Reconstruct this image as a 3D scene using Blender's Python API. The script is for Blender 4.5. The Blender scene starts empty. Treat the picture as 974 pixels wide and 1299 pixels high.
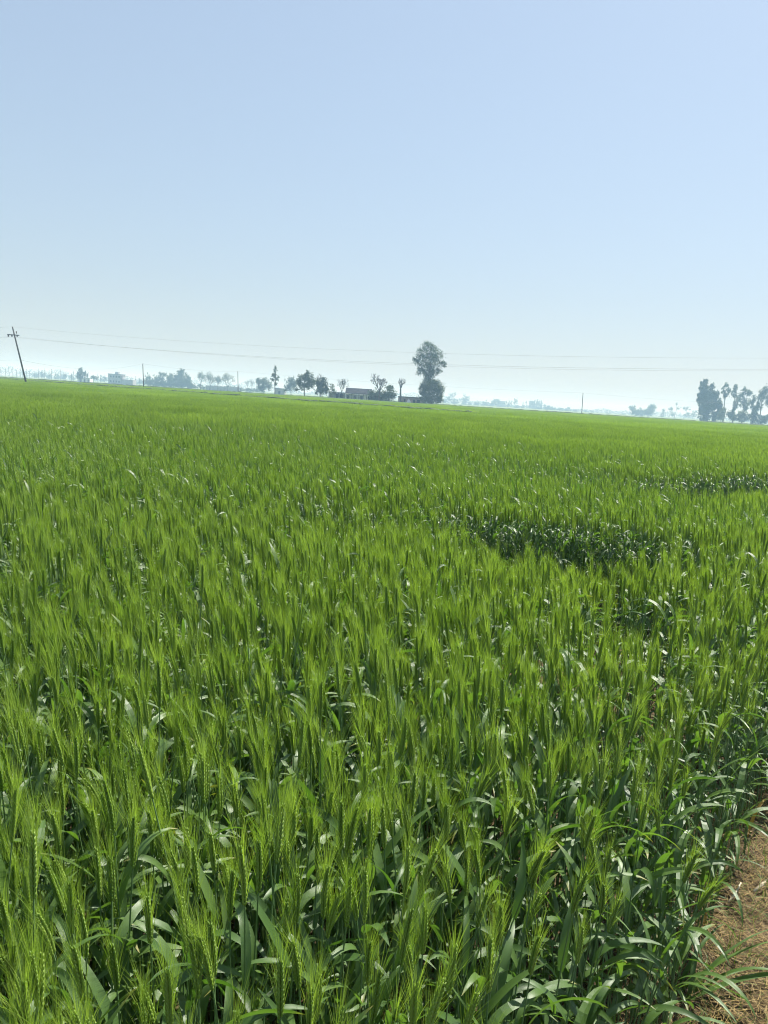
import bpy, math, random
import numpy as np
from math import sin, cos, pi, radians, sqrt
from mathutils import Matrix, Vector

SC = bpy.context.scene
COL = SC.collection

# ------------------------------------------------------------------ camera, sky, sun, exposure
EYE, FPX, PITCH, ROLL = 1.65, 945.0, radians(8.67), radians(3.58)      # photo pixels, 974 x 1299
cam = bpy.data.cameras.new('camera'); cam_o = bpy.data.objects.new('camera', cam); COL.objects.link(cam_o)
cam.sensor_fit = 'VERTICAL'; cam.sensor_height = 24.0; cam.lens = 24.0 * FPX / 1299.0
cam.clip_start = 0.05; cam.clip_end = 12000
CM = Matrix.Rotation(pi / 2 - PITCH, 4, 'X') @ Matrix.Rotation(ROLL, 4, 'Z')
cam_o.matrix_world = Matrix.Translation((0, 0, EYE)) @ CM
SC.camera = cam_o

SUN_AZ, SUN_EL = radians(43), radians(56)          # azimuth to the right of the view direction (+Y)
world = bpy.data.worlds.new('World'); SC.world = world; world.use_nodes = True
wn = world.node_tree.nodes; wl = world.node_tree.links
sky = wn.new('ShaderNodeTexSky'); sky.sky_type = 'NISHITA'; sky.sun_disc = False
sky.sun_elevation = SUN_EL; sky.sun_rotation = SUN_AZ
sky.altitude = 200; sky.air_density = 1.5; sky.dust_density = 1.25; sky.ozone_density = 2.0
bg = wn['Background']; bg.inputs['Strength'].default_value = 0.0706
# hazy air evens the clear-sky gradient out: the same gentle curve over the whole sky
hs = wn.new('ShaderNodeHueSaturation'); hs.inputs['Saturation'].default_value = 0.8
gm = wn.new('ShaderNodeGamma'); gm.inputs['Gamma'].default_value = 0.55
vs = wn.new('ShaderNodeVectorMath'); vs.operation = 'MULTIPLY'; vs.inputs[1].default_value = (1.54, 1.755, 2.02)
wl.new(sky.outputs[0], hs.inputs['Color']); wl.new(hs.outputs[0], gm.inputs['Color']); wl.new(gm.outputs[0], vs.inputs[0])
wl.new(vs.outputs[0], bg.inputs['Color'])
sun = bpy.data.lights.new('sun', 'SUN'); sun.energy = 5.0; sun.angle = radians(0.53); sun.color = (1.0, 0.955, 0.88)
sun_o = bpy.data.objects.new('sun', sun); COL.objects.link(sun_o); sun_o.location = (40, 60, 90)
sdir = Vector((sin(SUN_AZ) * cos(SUN_EL), cos(SUN_AZ) * cos(SUN_EL), sin(SUN_EL)))
sun_o.rotation_euler = sdir.to_track_quat('Z', 'Y').to_euler()

SC.view_settings.view_transform = 'Standard'; SC.view_settings.look = 'None'
SC.view_settings.exposure = 1.1; SC.view_settings.gamma = 1.0; SC.view_settings.use_curve_mapping = False
SC.cycles.max_bounces = 4; SC.cycles.diffuse_bounces = 3; SC.cycles.glossy_bounces = 2
SC.cycles.transmission_bounces = 4; SC.cycles.volume_bounces = 1; SC.cycles.transparent_max_bounces = 4
SC.cycles.caustics_reflective = False; SC.cycles.caustics_refractive = False
SC.cycles.use_denoising = True; SC.cycles.filter_width = 1.1; SC.cycles.use_adaptive_sampling = True; SC.cycles.adaptive_threshold = 0.02

# ------------------------------------------------------------------ helpers
def ray(px, py):
    return CM.to_3x3() @ Vector(((px - 487) / FPX, (649.5 - py) / FPX, -1))
def at(px, py, Y):
    """point on the photo ray at distance Y in front of the camera"""
    d = ray(px, py); t = Y / d.y
    return Vector((0, 0, EYE)) + d * t
def base(px, py, Y):
    p = at(px, py, Y); return Vector((p.x, p.y, 0.0))
def ground_at(px, py, z=0.0):
    d = ray(px, py); t = (z - EYE) / d.z
    return Vector((0, 0, EYE)) + d * t

class MB:
    """collects geometry for one mesh"""
    def __init__(s): s.v = []; s.f = []; s.m = []; s.uv = []; s.n = 0
    def add(s, V, F, mat=0, uv=None):
        s.v.extend([tuple(map(float, p)) for p in V])
        for f in F:
            s.f.append(tuple(i + s.n for i in f)); s.m.append(mat)
            s.uv.extend([(uv[i] if uv is not None else (0.5, 0.5)) for i in f])
        s.n += len(V)
    def merge(s, o, M=None, mat=None):
        V = o.v if M is None else [tuple(M @ Vector(p)) for p in o.v]
        s.v.extend(V); s.f.extend([tuple(i + s.n for i in f) for f in o.f])
        s.m.extend(o.m if mat is None else [mat] * len(o.f)); s.uv.extend(o.uv); s.n += len(V)
    def mesh(s, name, mats, smooth=False):
        me = bpy.data.meshes.new(name)
        me.from_pydata(s.v, [], s.f)
        for m in mats: me.materials.append(m)
        if len(mats) > 1: me.polygons.foreach_set('material_index', s.m)
        if smooth: me.polygons.foreach_set('use_smooth', [True] * len(s.f))
        ul = me.uv_layers.new(name='UVMap')
        ul.data.foreach_set('uv', np.array(s.uv, dtype=np.float32).ravel())
        me.update()
        return me
    # shapes
    def box(s, x0, y0, z0, x1, y1, z1, mat=0):
        V = [(x, y, z) for z in (z0, z1) for y in (y0, y1) for x in (x0, x1)]
        s.add(V, [(0, 2, 3, 1), (4, 5, 7, 6), (0, 1, 5, 4), (2, 6, 7, 3), (0, 4, 6, 2), (1, 3, 7, 5)], mat)
    def tube(s, pts, rad, k=5, mat=0, cap=False):
        P = [np.array(p, float) for p in pts]; n = len(P); V = []
        for i in range(n):
            t = P[min(i + 1, n - 1)] - P[max(i - 1, 0)]; t = t / (np.linalg.norm(t) + 1e-9)
            a = np.array((1., 0, 0)) if abs(t[0]) < .8 else np.array((0, 1., 0))
            u = np.cross(t, a); u /= np.linalg.norm(u); w = np.cross(t, u)
            for j in range(k):
                q = 2 * pi * j / k
                V.append(P[i] + rad[i] * (cos(q) * u + sin(q) * w))
        F = [(i * k + j, i * k + (j + 1) % k, (i + 1) * k + (j + 1) % k, (i + 1) * k + j) for i in range(n - 1) for j in range(k)]
        if cap: F += [tuple(range((n - 1) * k, n * k)), tuple(range(k - 1, -1, -1))]
        s.add(V, F, mat)

def link(name, me, parent=None, loc=None, rz=None):
    o = bpy.data.objects.new(name, me); COL.objects.link(o)
    if parent is not None: o.parent = parent
    if loc is not None: o.location = loc
    if rz is not None: o.rotation_euler = (0, 0, rz)
    return o
def tag(o, label=None, cat=None, group=None, kind=None):
    if label: o['label'] = label
    if cat: o['category'] = cat
    if group: o['group'] = group
    if kind: o['kind'] = kind
    return o
def thing(name, label, cat, loc=(0, 0, 0), rz=0, group=None):
    o = bpy.data.objects.new(name, None); COL.objects.link(o); o.empty_display_size = 0.2
    o.location = loc; o.rotation_euler = (0, 0, rz)
    return tag(o, label, cat, group)

# ------------------------------------------------------------------ materials
def new_mat(name):
    m = bpy.data.materials.new(name); m.use_nodes = True
    nt = m.node_tree; return m, nt.nodes, nt.links, nt.nodes['Principled BSDF'], nt.nodes['Material Output']
def plant_mat(name, c0, c1, trans, rough=0.45, spec=0.5, veins=0.0, tip=0.0, tmul=(1.5, 1.7, 0.6)):
    """c0..c1 by individual; thin-leaf light transmission; parallel veins across u; yellow tips along v"""
    m, N, L, P, O = new_mat(name)
    oi = N.new('ShaderNodeObjectInfo'); mix = N.new('ShaderNodeMix'); mix.data_type = 'RGBA'
    geo = N.new('ShaderNodeNewGeometry')
    noi = N.new('ShaderNodeTexNoise'); noi.inputs['Scale'].default_value = 9.0; noi.inputs['Detail'].default_value = 2
    L.new(geo.outputs['Position'], noi.inputs['Vector'])
    ad = N.new('ShaderNodeMath'); ad.operation = 'ADD'; L.new(oi.outputs['Random'], ad.inputs[0]); L.new(noi.outputs['Fac'], ad.inputs[1])
    sb = N.new('ShaderNodeMath'); sb.operation = 'SUBTRACT'; sb.use_clamp = True; L.new(ad.outputs[0], sb.inputs[0]); sb.inputs[1].default_value = 0.5
    L.new(sb.outputs[0], mix.inputs['Factor'])
    mix.inputs['A'].default_value = (*c0, 1); mix.inputs['B'].default_value = (*c1, 1)
    col = mix.outputs['Result']
    if veins or tip:
        uv = N.new('ShaderNodeUVMap'); sp = N.new('ShaderNodeSeparateXYZ'); L.new(uv.outputs[0], sp.inputs[0])
    if veins:
        mu = N.new('ShaderNodeMath'); mu.operation = 'MULTIPLY'; mu.inputs[1].default_value = 75.0; L.new(sp.outputs['X'], mu.inputs[0])
        sn = N.new('ShaderNodeMath'); sn.operation = 'SINE'; L.new(mu.outputs[0], sn.inputs[0])
        mr = N.new('ShaderNodeMapRange'); mr.inputs['From Min'].default_value = -1; mr.inputs['To Min'].default_value = 1 - veins
        mr.inputs['To Max'].default_value = 1 + veins; L.new(sn.outputs[0], mr.inputs['Value'])
        vm = N.new('ShaderNodeVectorMath'); vm.operation = 'SCALE'; L.new(col, vm.inputs[0]); L.new(mr.outputs[0], vm.inputs['Scale'])
        col = vm.outputs[0]
        bp = N.new('ShaderNodeBump'); bp.inputs['Strength'].default_value = 0.25; bp.inputs['Distance'].default_value = 0.001
        L.new(sn.outputs[0], bp.inputs['Height']); L.new(bp.outputs[0], P.inputs['Normal'])
    if tip:
        r2 = N.new('ShaderNodeMath'); r2.operation = 'MULTIPLY_ADD'; L.new(oi.outputs['Random'], r2.inputs[0]); r2.inputs[1].default_value = 0.35; L.new(sp.outputs['Y'], r2.inputs[2])
        mr2 = N.new('ShaderNodeMapRange'); mr2.inputs['From Min'].default_value = 1.17; mr2.inputs['From Max'].default_value = 1.3; mr2.inputs['To Max'].default_value = tip
        L.new(r2.outputs[0], mr2.inputs['Value'])
        m2 = N.new('ShaderNodeMix'); m2.data_type = 'RGBA'; L.new(mr2.outputs[0], m2.inputs['Factor']); L.new(col, m2.inputs['A']); m2.inputs['B'].default_value = (0.32, 0.27, 0.07, 1)
        col = m2.outputs['Result']
    L.new(col, P.inputs['Base Color']); P.inputs['Roughness'].default_value = rough; P.inputs['Specular IOR Level'].default_value = spec
    tr = N.new('ShaderNodeBsdfTranslucent')
    vt = N.new('ShaderNodeVectorMath'); vt.operation = 'MULTIPLY'; L.new(col, vt.inputs[0]); vt.inputs[1].default_value = tmul; L.new(vt.outputs[0], tr.inputs['Color'])
    ms = N.new('ShaderNodeMixShader'); ms.inputs[0].default_value = trans
    L.new(P.outputs[0], ms.inputs[1]); L.new(tr.outputs[0], ms.inputs[2]); L.new(ms.outputs[0], O.inputs['Surface'])
    return m
def noise_mat(name, c0, c1, scale=4.0, rough=0.9, detail=5, bump=0.0, lo=0.35, hi=0.65, spec=0.2, coord='Object'):
    m, N, L, P, O = new_mat(name)
    tc = N.new('ShaderNodeTexCoord'); noi = N.new('ShaderNodeTexNoise'); noi.inputs['Scale'].default_value = scale; noi.inputs['Detail'].default_value = detail
    L.new(tc.outputs[coord], noi.inputs['Vector'])
    cr = N.new('ShaderNodeValToRGB'); cr.color_ramp.elements[0].position = lo; cr.color_ramp.elements[1].position = hi
    cr.color_ramp.elements[0].color = (*c0, 1); cr.color_ramp.elements[1].color = (*c1, 1)
    L.new(noi.outputs['Fac'], cr.inputs[0]); L.new(cr.outputs[0], P.inputs['Base Color'])
    P.inputs['Roughness'].default_value = rough; P.inputs['Specular IOR Level'].default_value = spec
    if bump:
        bp = N.new('ShaderNodeBump'); bp.inputs['Strength'].default_value = 1.0; bp.inputs['Distance'].default_value = bump
        L.new(noi.outputs['Fac'], bp.inputs['Height']); L.new(bp.outputs[0], P.inputs['Normal'])
    return m

M_LEAF = plant_mat('wheat_leaf', (0.055, 0.118, 0.024), (0.105, 0.185, 0.042), 0.35, rough=0.42, spec=0.75, veins=0.10, tip=0.8)
M_STALK = plant_mat('wheat_stalk', (0.075, 0.15, 0.05), (0.12, 0.2, 0.075), 0.0, rough=0.5, spec=0.4)
M_EAR = plant_mat('wheat_ear', (0.14, 0.235, 0.034), (0.235, 0.34, 0.06), 0.27, rough=0.5, spec=0.45)
M_AWN = plant_mat('wheat_awn', (0.165, 0.25, 0.038), (0.275, 0.37, 0.078), 0.38, rough=0.45, spec=0.4)
WHEAT = [M_LEAF, M_STALK, M_EAR, M_AWN]
M_SOIL = noise_mat('soil', (0.045, 0.028, 0.016), (0.13, 0.085, 0.05), 30, bump=0.02)
M_FARGROUND = noise_mat('far_fields', (0.07, 0.12, 0.03), (0.13, 0.17, 0.055), 0.03, bump=0.0)
M_STRAW = plant_mat('dry_straw', (0.15, 0.1, 0.032), (0.56, 0.41, 0.15), 0.2, rough=0.6, spec=0.3, tmul=(1.2, 1.1, 0.9))
M_STRAWPALE = plant_mat('pale_straw', (0.5, 0.42, 0.28), (0.62, 0.54, 0.4), 0.1, rough=0.5, spec=0.4, tmul=(1.1, 1.05, 0.9))
M_SPROUT = plant_mat('grass_sprout', (0.09, 0.15, 0.025), (0.2, 0.26, 0.04), 0.35, rough=0.5)
M_YLEAF = plant_mat('yellow_leaf', (0.45, 0.33, 0.03), (0.5, 0.3, 0.05), 0.35, rough=0.5, tmul=(1.3, 1.2, 0.6))
M_BARK = noise_mat('bark', (0.06, 0.048, 0.038), (0.13, 0.11, 0.09), 6)
M_PALEBARK = noise_mat('pale_bark', (0.2, 0.18, 0.15), (0.34, 0.31, 0.27), 4)
M_DARKLEAF = plant_mat('evergreen_foliage', (0.025, 0.05, 0.018), (0.06, 0.095, 0.03), 0.2, rough=0.55)
M_OLIVELEAF = plant_mat('olive_foliage', (0.05, 0.075, 0.025), (0.11, 0.125, 0.04), 0.25, rough=0.55)
M_CONC = noise_mat('pole_concrete', (0.05, 0.048, 0.045), (0.1, 0.095, 0.09), 5)
M_METAL = noise_mat('dark_metal', (0.03, 0.03, 0.032), (0.06, 0.06, 0.062), 8, rough=0.5)
M_INSUL = noise_mat('insulator_brown', (0.05, 0.025, 0.018), (0.08, 0.035, 0.022), 8, rough=0.3)
M_WIRE = noise_mat('wire_metal', (0.12, 0.12, 0.12), (0.2, 0.2, 0.2), 3, rough=0.5)
M_WHITEWALL = noise_mat('pale_plaster', (0.66, 0.68, 0.7), (0.78, 0.79, 0.8), 1.2)
M_PINKWALL = noise_mat('brick_plaster', (0.27, 0.19, 0.17), (0.36, 0.27, 0.24), 1.5)
M_ROOF = noise_mat('roof_sheet', (0.03, 0.03, 0.036), (0.055, 0.054, 0.06), 1.5, rough=1.0, spec=0.0)
M_DARKOPEN = noise_mat('dark_timber_opening', (0.02, 0.018, 0.016), (0.035, 0.03, 0.028), 3)
M_SHEETWHITE = noise_mat('white_sheeting', (0.7, 0.7, 0.7), (0.8, 0.8, 0.8), 3)
M_GREYWALL = noise_mat('grey_plaster', (0.22, 0.22, 0.23), (0.34, 0.33, 0.33), 1.0)

# ------------------------------------------------------------------ ground
def edge_x(y): return 0.88 + (y - 1.83) * 0.737           # field edge beside the path
g = MB()
g.add([(-2500, -400, 0), (2500, -400, 0), (2500, 2500, 0), (-2500, 2500, 0)], [(0, 1, 2, 3)])
# the ground: brown near the camera, green crops far away, by position
m, N, L, P, O = new_mat('ground')
geo = N.new('ShaderNodeNewGeometry'); sp = N.new('ShaderNodeSeparateXYZ'); L.new(geo.outputs['Position'], sp.inputs[0])
n1 = N.new('ShaderNodeTexNoise'); n1.inputs['Scale'].default_value = 28; n1.inputs['Detail'].default_value = 6; L.new(geo.outputs['Position'], n1.inputs['Vector'])
r1 = N.new('ShaderNodeValToRGB'); r1.color_ramp.elements[0].color = (0.03, 0.022, 0.013, 1); r1.color_ramp.elements[1].color = (0.13, 0.095, 0.05, 1)
r1.color_ramp.elements[0].position = .35; r1.color_ramp.elements[1].position = .7; L.new(n1.outputs['Fac'], r1.inputs[0])
n2 = N.new('ShaderNodeTexNoise'); n2.inputs['Scale'].default_value = 0.02; n2.inputs['Detail'].default_value = 5; L.new(geo.outputs['Position'], n2.inputs['Vector'])
r2 = N.new('ShaderNodeValToRGB'); r2.color_ramp.elements[0].color = (0.08, 0.14, 0.035, 1); r2.color_ramp.elements[1].color = (0.17, 0.21, 0.07, 1)
r2.color_ramp.elements[0].position = .4; r2.color_ramp.elements[1].position = .62; L.new(n2.outputs['Fac'], r2.inputs[0])
mr = N.new('ShaderNodeMapRange'); mr.inputs['From Min'].default_value = 150; mr.inputs['From Max'].default_value = 185; L.new(sp.outputs['Y'], mr.inputs['Value'])
mx = N.new('ShaderNodeMix'); mx.data_type = 'RGBA'; L.new(mr.outputs[0], mx.inputs['Factor']); L.new(r1.outputs[0], mx.inputs['A']); L.new(r2.outputs[0], mx.inputs['B'])
L.new(mx.outputs['Result'], P.inputs['Base Color']); P.inputs['Roughness'].default_value = 0.95; P.inputs['Specular IOR Level'].default_value = 0.1
bp = N.new('ShaderNodeBump'); bp.inputs['Distance'].default_value = 0.03; L.new(n1.outputs['Fac'], bp.inputs['Height']); L.new(bp.outputs[0], P.inputs['Normal'])
tag(link('ground', g.mesh('ground', [m])), kind='structure')

# ------------------------------------------------------------------ wheat: one stalk with its parts
def unit(v): return v / (np.linalg.norm(v) + 1e-12)
def leaf_mb(p0, az, th0, th1, Ln, W, seg, twist=0.0, curl=0.0, fold=0.25, pw=1.3, wide=True):
    p = np.array(p0, float); V = []; UV = []
    for i in range(seg + 1):
        s = i / seg
        th = th0 + (th1 - th0) * s ** pw; a = az + curl * s
        d = np.array((cos(th) * cos(a), cos(th) * sin(a), sin(th)))
        side = np.array((-sin(a), cos(a), 0)); nrm = np.cross(d, side)
        tw = twist * s; sd = cos(tw) * side + sin(tw) * nrm; nn = np.cross(d, sd)
        w = 0.5 * W * (0.5 + 0.5 * min(1, s / .22)) * max(0.0, 1 - s ** 2.6) ** 0.8 + 0.0003
        if wide:
            V += [p - sd * w - nn * (-fold * w), p, p + sd * w - nn * (-fold * w)]; UV += [(0, s), (.5, s), (1, s)]
        else:
            V += [p - sd * w, p + sd * w]; UV += [(0, s), (1, s)]
        p = p + d * (Ln / seg)
    F = []
    for i in range(seg):
        if wide:
            a = i * 3
            F += [(a, a + 1, a + 4, a + 3), (a + 1, a + 2, a + 5, a + 4)]
        else:
            a = i * 2; F.append((a, a + 1, a + 3, a + 2))
    b = MB(); b.add(V, F, 0, UV); return b

def spindle(b, c, ax, ln, r, k, mat):
    ax = unit(ax); a = np.array((0, 0, 1.)) if abs(ax[2]) < .9 else np.array((1., 0, 0))
    u = unit(np.cross(ax, a)); w = np.cross(ax, u)
    V = [c - ax * ln * .5]
    for t, rr in ((-.18, .95), (.2, .8)):
        for j in range(k):
            q = 2 * pi * j / k; V.append(c + ax * ln * t + r * rr * (cos(q) * u + sin(q) * w))
    V.append(c + ax * ln * .5)
    F = [(0, 1 + (j + 1) % k, 1 + j) for j in range(k)]
    F += [(1 + j, 1 + (j + 1) % k, 1 + k + (j + 1) % k, 1 + k + j) for j in range(k)]
    F += [(1 + k + j, 1 + k + (j + 1) % k, 1 + 2 * k) for j in range(k)]
    b.add(V, F, mat)

def awn(b, p, d, out, ln, w, seg, rng, mat):
    sd = unit(np.cross(d, rng.normal(size=3))); V = []
    for i in range(seg + 1):
        s = i / seg; q = p + d * ln * s + out * ln * .10 * s * s
        if i < seg: V += [q - sd * w * (1 - .75 * s), q + sd * w * (1 - .75 * s)]
        else: V.append(q)
    F = [(2 * i, 2 * i + 1, 2 * i + 3, 2 * i + 2) for i in range(seg - 1)] + [(2 * seg - 2, 2 * seg - 1, 2 * seg)]
    b.add(V, F, mat)

def wheat_parts(rng, lod=0, ear=True, H=None, lean=None, nleaf=None, aw=1.0):
    """one wheat stalk leaning to -X. returns dict part -> list of MB"""
    H = H if H else rng.uniform(.76, .84); lean = rng.uniform(.0, .24) ** 1.5 * .95 if lean is None else lean
    q = rng.uniform(-.6, .6); dr = np.array((-cos(q), -sin(q), 0))
    def cur(t): return np.array((0, 0, H * t * (1 - .12 * lean))) + dr * lean * H * t ** 2.3
    out = {'stalk': MB(), 'leaf': [], 'ear': None, 'awns': None}
    n = 7 if lod == 0 else 3
    ts = np.linspace(0, 1, n)
    out['stalk'].tube([cur(t) for t in ts], [.0024 - .0010 * t for t in ts], 5 if lod == 0 else 3, 1)
    k = nleaf if nleaf else 4
    az = rng.uniform(0, 2 * pi)
    hs = (.84, .68, .50, .30, .58, .74)
    for i in range(k):
        az += pi + rng.uniform(-.6, .6)
        h = hs[i] + rng.uniform(-.04, .04)
        W = rng.uniform(.013, .021) * (1.0 if i < 3 else .85); Ln = rng.uniform(.14, .25) * (1 if i else .85)
        th0 = radians(rng.uniform(55, 80)); th1 = radians(rng.uniform(-95, -10) if rng.random() < .85 else rng.uniform(20, 60))
        out['leaf'].append(leaf_mb(cur(h), az, th0, th1, Ln, W, (10 if lod == 0 else 5), rng.uniform(-1.6, 1.6) if rng.random() < .6 else 0, rng.uniform(-.5, .5), pw=rng.uniform(.9, 1.8), wide=(lod == 0)))
    if ear:
        E = MB(); A = MB(); EL = rng.uniform(.068, .09)
        t0 = cur(1.0); tg = unit(cur(1.0) - cur(.93)); bend = rng.uniform(0, .25)
        u = unit(np.cross(tg, rng.normal(size=3))); w = np.cross(tg, u)
        nn = 25 if lod == 0 else 8
        for i in range(nn):
            s = i / (nn - 1); c = t0 + tg * EL * s + dr * bend * EL * s * s * .6
            ax = unit(tg + dr * bend * s * .9)
            sg = 1 if i % 2 else -1; pr = (0.75 + .5 * sin(pi * min(1, s * .9 + .12))) * .92
            if lod == 0:
                for e in (-1, 1):
                    o = unit(u * sg + w * e * .8)
                    kx = unit(ax + o * .26)
                    spindle(E, c + o * .0028 * pr, kx, .0135 * pr, .0025 * pr, 5, 2)
                    d = unit(ax + o * rng.uniform(.10, .30) + rng.normal(size=3) * .06)
                    awn(A, c + o * .003 + kx * .006, d, o, rng.uniform(.045, .075), .00036 * aw, 3, rng, 3)
                d = unit(ax + rng.normal(size=3) * .11)
                awn(A, c, d, d, rng.uniform(.045, .08), .00034 * aw, 3, rng, 3)
            else:
                o = unit(u * sg + w * rng.uniform(-.8, .8))
                spindle(E, c + o * .0025 * pr, unit(ax + o * .3), .019 * pr, .0048 * pr, 3, 2)
                for _ in range(2 + (i % 2)):
                    o2 = unit(o + rng.normal(size=3) * .6)
                    awn(A, c + o * .004, unit(ax + o2 * rng.uniform(.08, .3)), o2, rng.uniform(.045, .075), .0006 * aw, 1, rng, 3)
        out['ear'] = E; out['awns'] = A
    return out
def joined(parts, M=None, into=None):
    b = into or MB()
    b.merge(parts['stalk'], M); [b.merge(l, M) for l in parts['leaf']]
    if parts['ear']: b.merge(parts['ear'], M); b.merge(parts['awns'], M)
    return b

rng = np.random.default_rng(7)
NEAR, LEAFY, STALKY, MID, PATCH, FARP = 16, 6, 5, 10, 5, 4
near_parts = [wheat_parts(rng, 0) for _ in range(NEAR)]
leafy_parts = [wheat_parts(rng, 0, ear=False, H=rng.uniform(.5, .68), lean=rng.uniform(.05, .3), nleaf=6) for _ in range(LEAFY)]
protos = []
def proto(b, nm):
    o = bpy.data.objects.new(nm, b.mesh(nm, WHEAT)); protos.append(o)
for p in near_parts: proto(joined(p), 'wheat_detail')
for p in leafy_parts: proto(joined(p), 'wheat_leafy')
for i in range(STALKY): proto(joined(wheat_parts(rng, 0, nleaf=1, lean=rng.uniform(0, .05))), 'wheat_stalky')
for i in range(MID): proto(joined(wheat_parts(rng, 1, aw=1.4)), 'wheat_simple')
PS = 0.8
for i in range(PATCH):
    b = MB()
    lib = [joined(wheat_parts(rng, 1, nleaf=3, aw=2.2)) for _ in range(6)]
    for x in np.arange(-PS / 2, PS / 2, .075):
        for y in np.arange(-PS / 2, PS / 2, .075):
            M = Matrix.Translation((x + rng.uniform(0, .07), y + rng.uniform(0, .07), 0)) @ Matrix.Rotation(rng.normal() * .7, 4, 'Z') @ Matrix.Diagonal((1, 1, rng.uniform(.9, 1.07), 1))
            b.merge(lib[rng.integers(6)], M)
    proto(b, 'wheat_patch')
PF = 3.0
for i in range(FARP):
    b = MB()
    for _ in range(1500):
        x, y = rng.uniform(-PF / 2, PF / 2, 2); h = .84 + rng.normal() * .05; a = rng.uniform(0, pi); w = rng.uniform(.012, .03)
        lx, ly = rng.normal(size=2) * .05
        b.add([(x - w * cos(a), y - w * sin(a), h - .35), (x + w * cos(a), y + w * sin(a), h - .35), (x + lx - .05, y + ly, h + .06)], [(0, 1, 2)], 3)
        if rng.random() < .5:
            b.add([(x - 2 * w * cos(a), y - 2 * w * sin(a), h - .75), (x + 2 * w * cos(a), y + 2 * w * sin(a), h - .75), (x + lx, y + ly, h - .12)], [(0, 1, 2)], 0)
    proto(b, 'wheat_far_patch')

# ---- where the stalks stand
def seg_d(P, a, b):
    a = np.array(a); b = np.array(b); ab = b - a
    t = np.clip(((P - a) @ ab) / (ab @ ab), 0, 1)
    return np.linalg.norm(P - (a + t[:, None] * ab), axis=1)
def smooth_noise(P, sc, ph):
    x, y = P[:, 0] * sc + ph, P[:, 1] * sc + ph * 1.7
    return (np.sin(x * 1.0 + 1.3 * np.sin(y * .7)) + np.sin(y * 1.3 + 1.1 * np.sin(x * .9 + 2)) + np.sin((x + y) * .77 + 4)) / 3
def hollow(P):
    """0 where nothing grows .. 1 full height: trodden hollows and furrows in the crop"""
    h = np.ones(len(P)); wob = .10 * smooth_noise(P, 5.0, 1.0)
    def dip(d, r, lo, soft=.05):
        return lo + (1 - lo) * np.clip((d + wob - r) / soft, 0, 1)
    h = np.minimum(h, dip(seg_d(P, (1.05, 4.66), (1.40, 4.58)), .68, 0))
    h = np.minimum(h, dip(seg_d(P, (0.97, 2.85), (1.08, 3.1)), .19, 0, .04))
    h = np.minimum(h, dip(seg_d(P, (3.3, 8.8), (9.5, 13.4)), .62, 0))
    h = np.minimum(h, dip(seg_d(P, (-.75, 5.2), (.75, 4.9)), .16, .6, .2))
    h = np.minimum(h, dip(seg_d(P, (-2.8, 4.7), (-.75, 5.2)), .14, .72, .2))
    h = np.minimum(h, dip(seg_d(P, (-6.2, 13.8), (.6, 10.4)), .15, .82, .3))
    h = np.minimum(h, dip(seg_d(P, (.6, 10.4), (2.9, 8.8)), .3, .5, .3))
    h = h * (1 - .12 * np.clip(1.4 - seg_d(P, (.8, 3.75), (1.1, 3.7)) / .3, 0, 1))
    h = h * (1 - .12 * np.clip(1.4 - seg_d(P, (3.1, 7.6), (8.0, 11.0)) / .4, 0, 1))
    return h
def grid(r0, r1, step, half, ymin=-1.0):
    X = np.arange(-r1 * 1.0, r1 * 1.0, step); Y = np.arange(ymin, r1, step)
    P = np.stack(np.meshgrid(X, Y), -1).reshape(-1, 2); P = P + rng.uniform(-.5, .5, P.shape) * step
    r = np.linalg.norm(P, axis=1); a = np.abs(np.arctan2(P[:, 0], P[:, 1]))
    return P[(r >= r0) & (r < r1) & ((a < half) | ((r < 3.5) & (a < 1.75)))]
pts, rots, scls, idxs = [], [], [], []
def put(P, idx, rz, sxy, sz, tilt=None):
    n = len(P); pts.append(np.c_[P, np.zeros(n)]); R = np.zeros((n, 3)); R[:, 2] = rz
    if tilt is not None: R[:, :2] = tilt
    rots.append(R); scls.append(np.c_[sxy, sxy, sz]); idxs.append(idx)
R1, R2, R3 = 6.0, 16.0, 48.0
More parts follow.
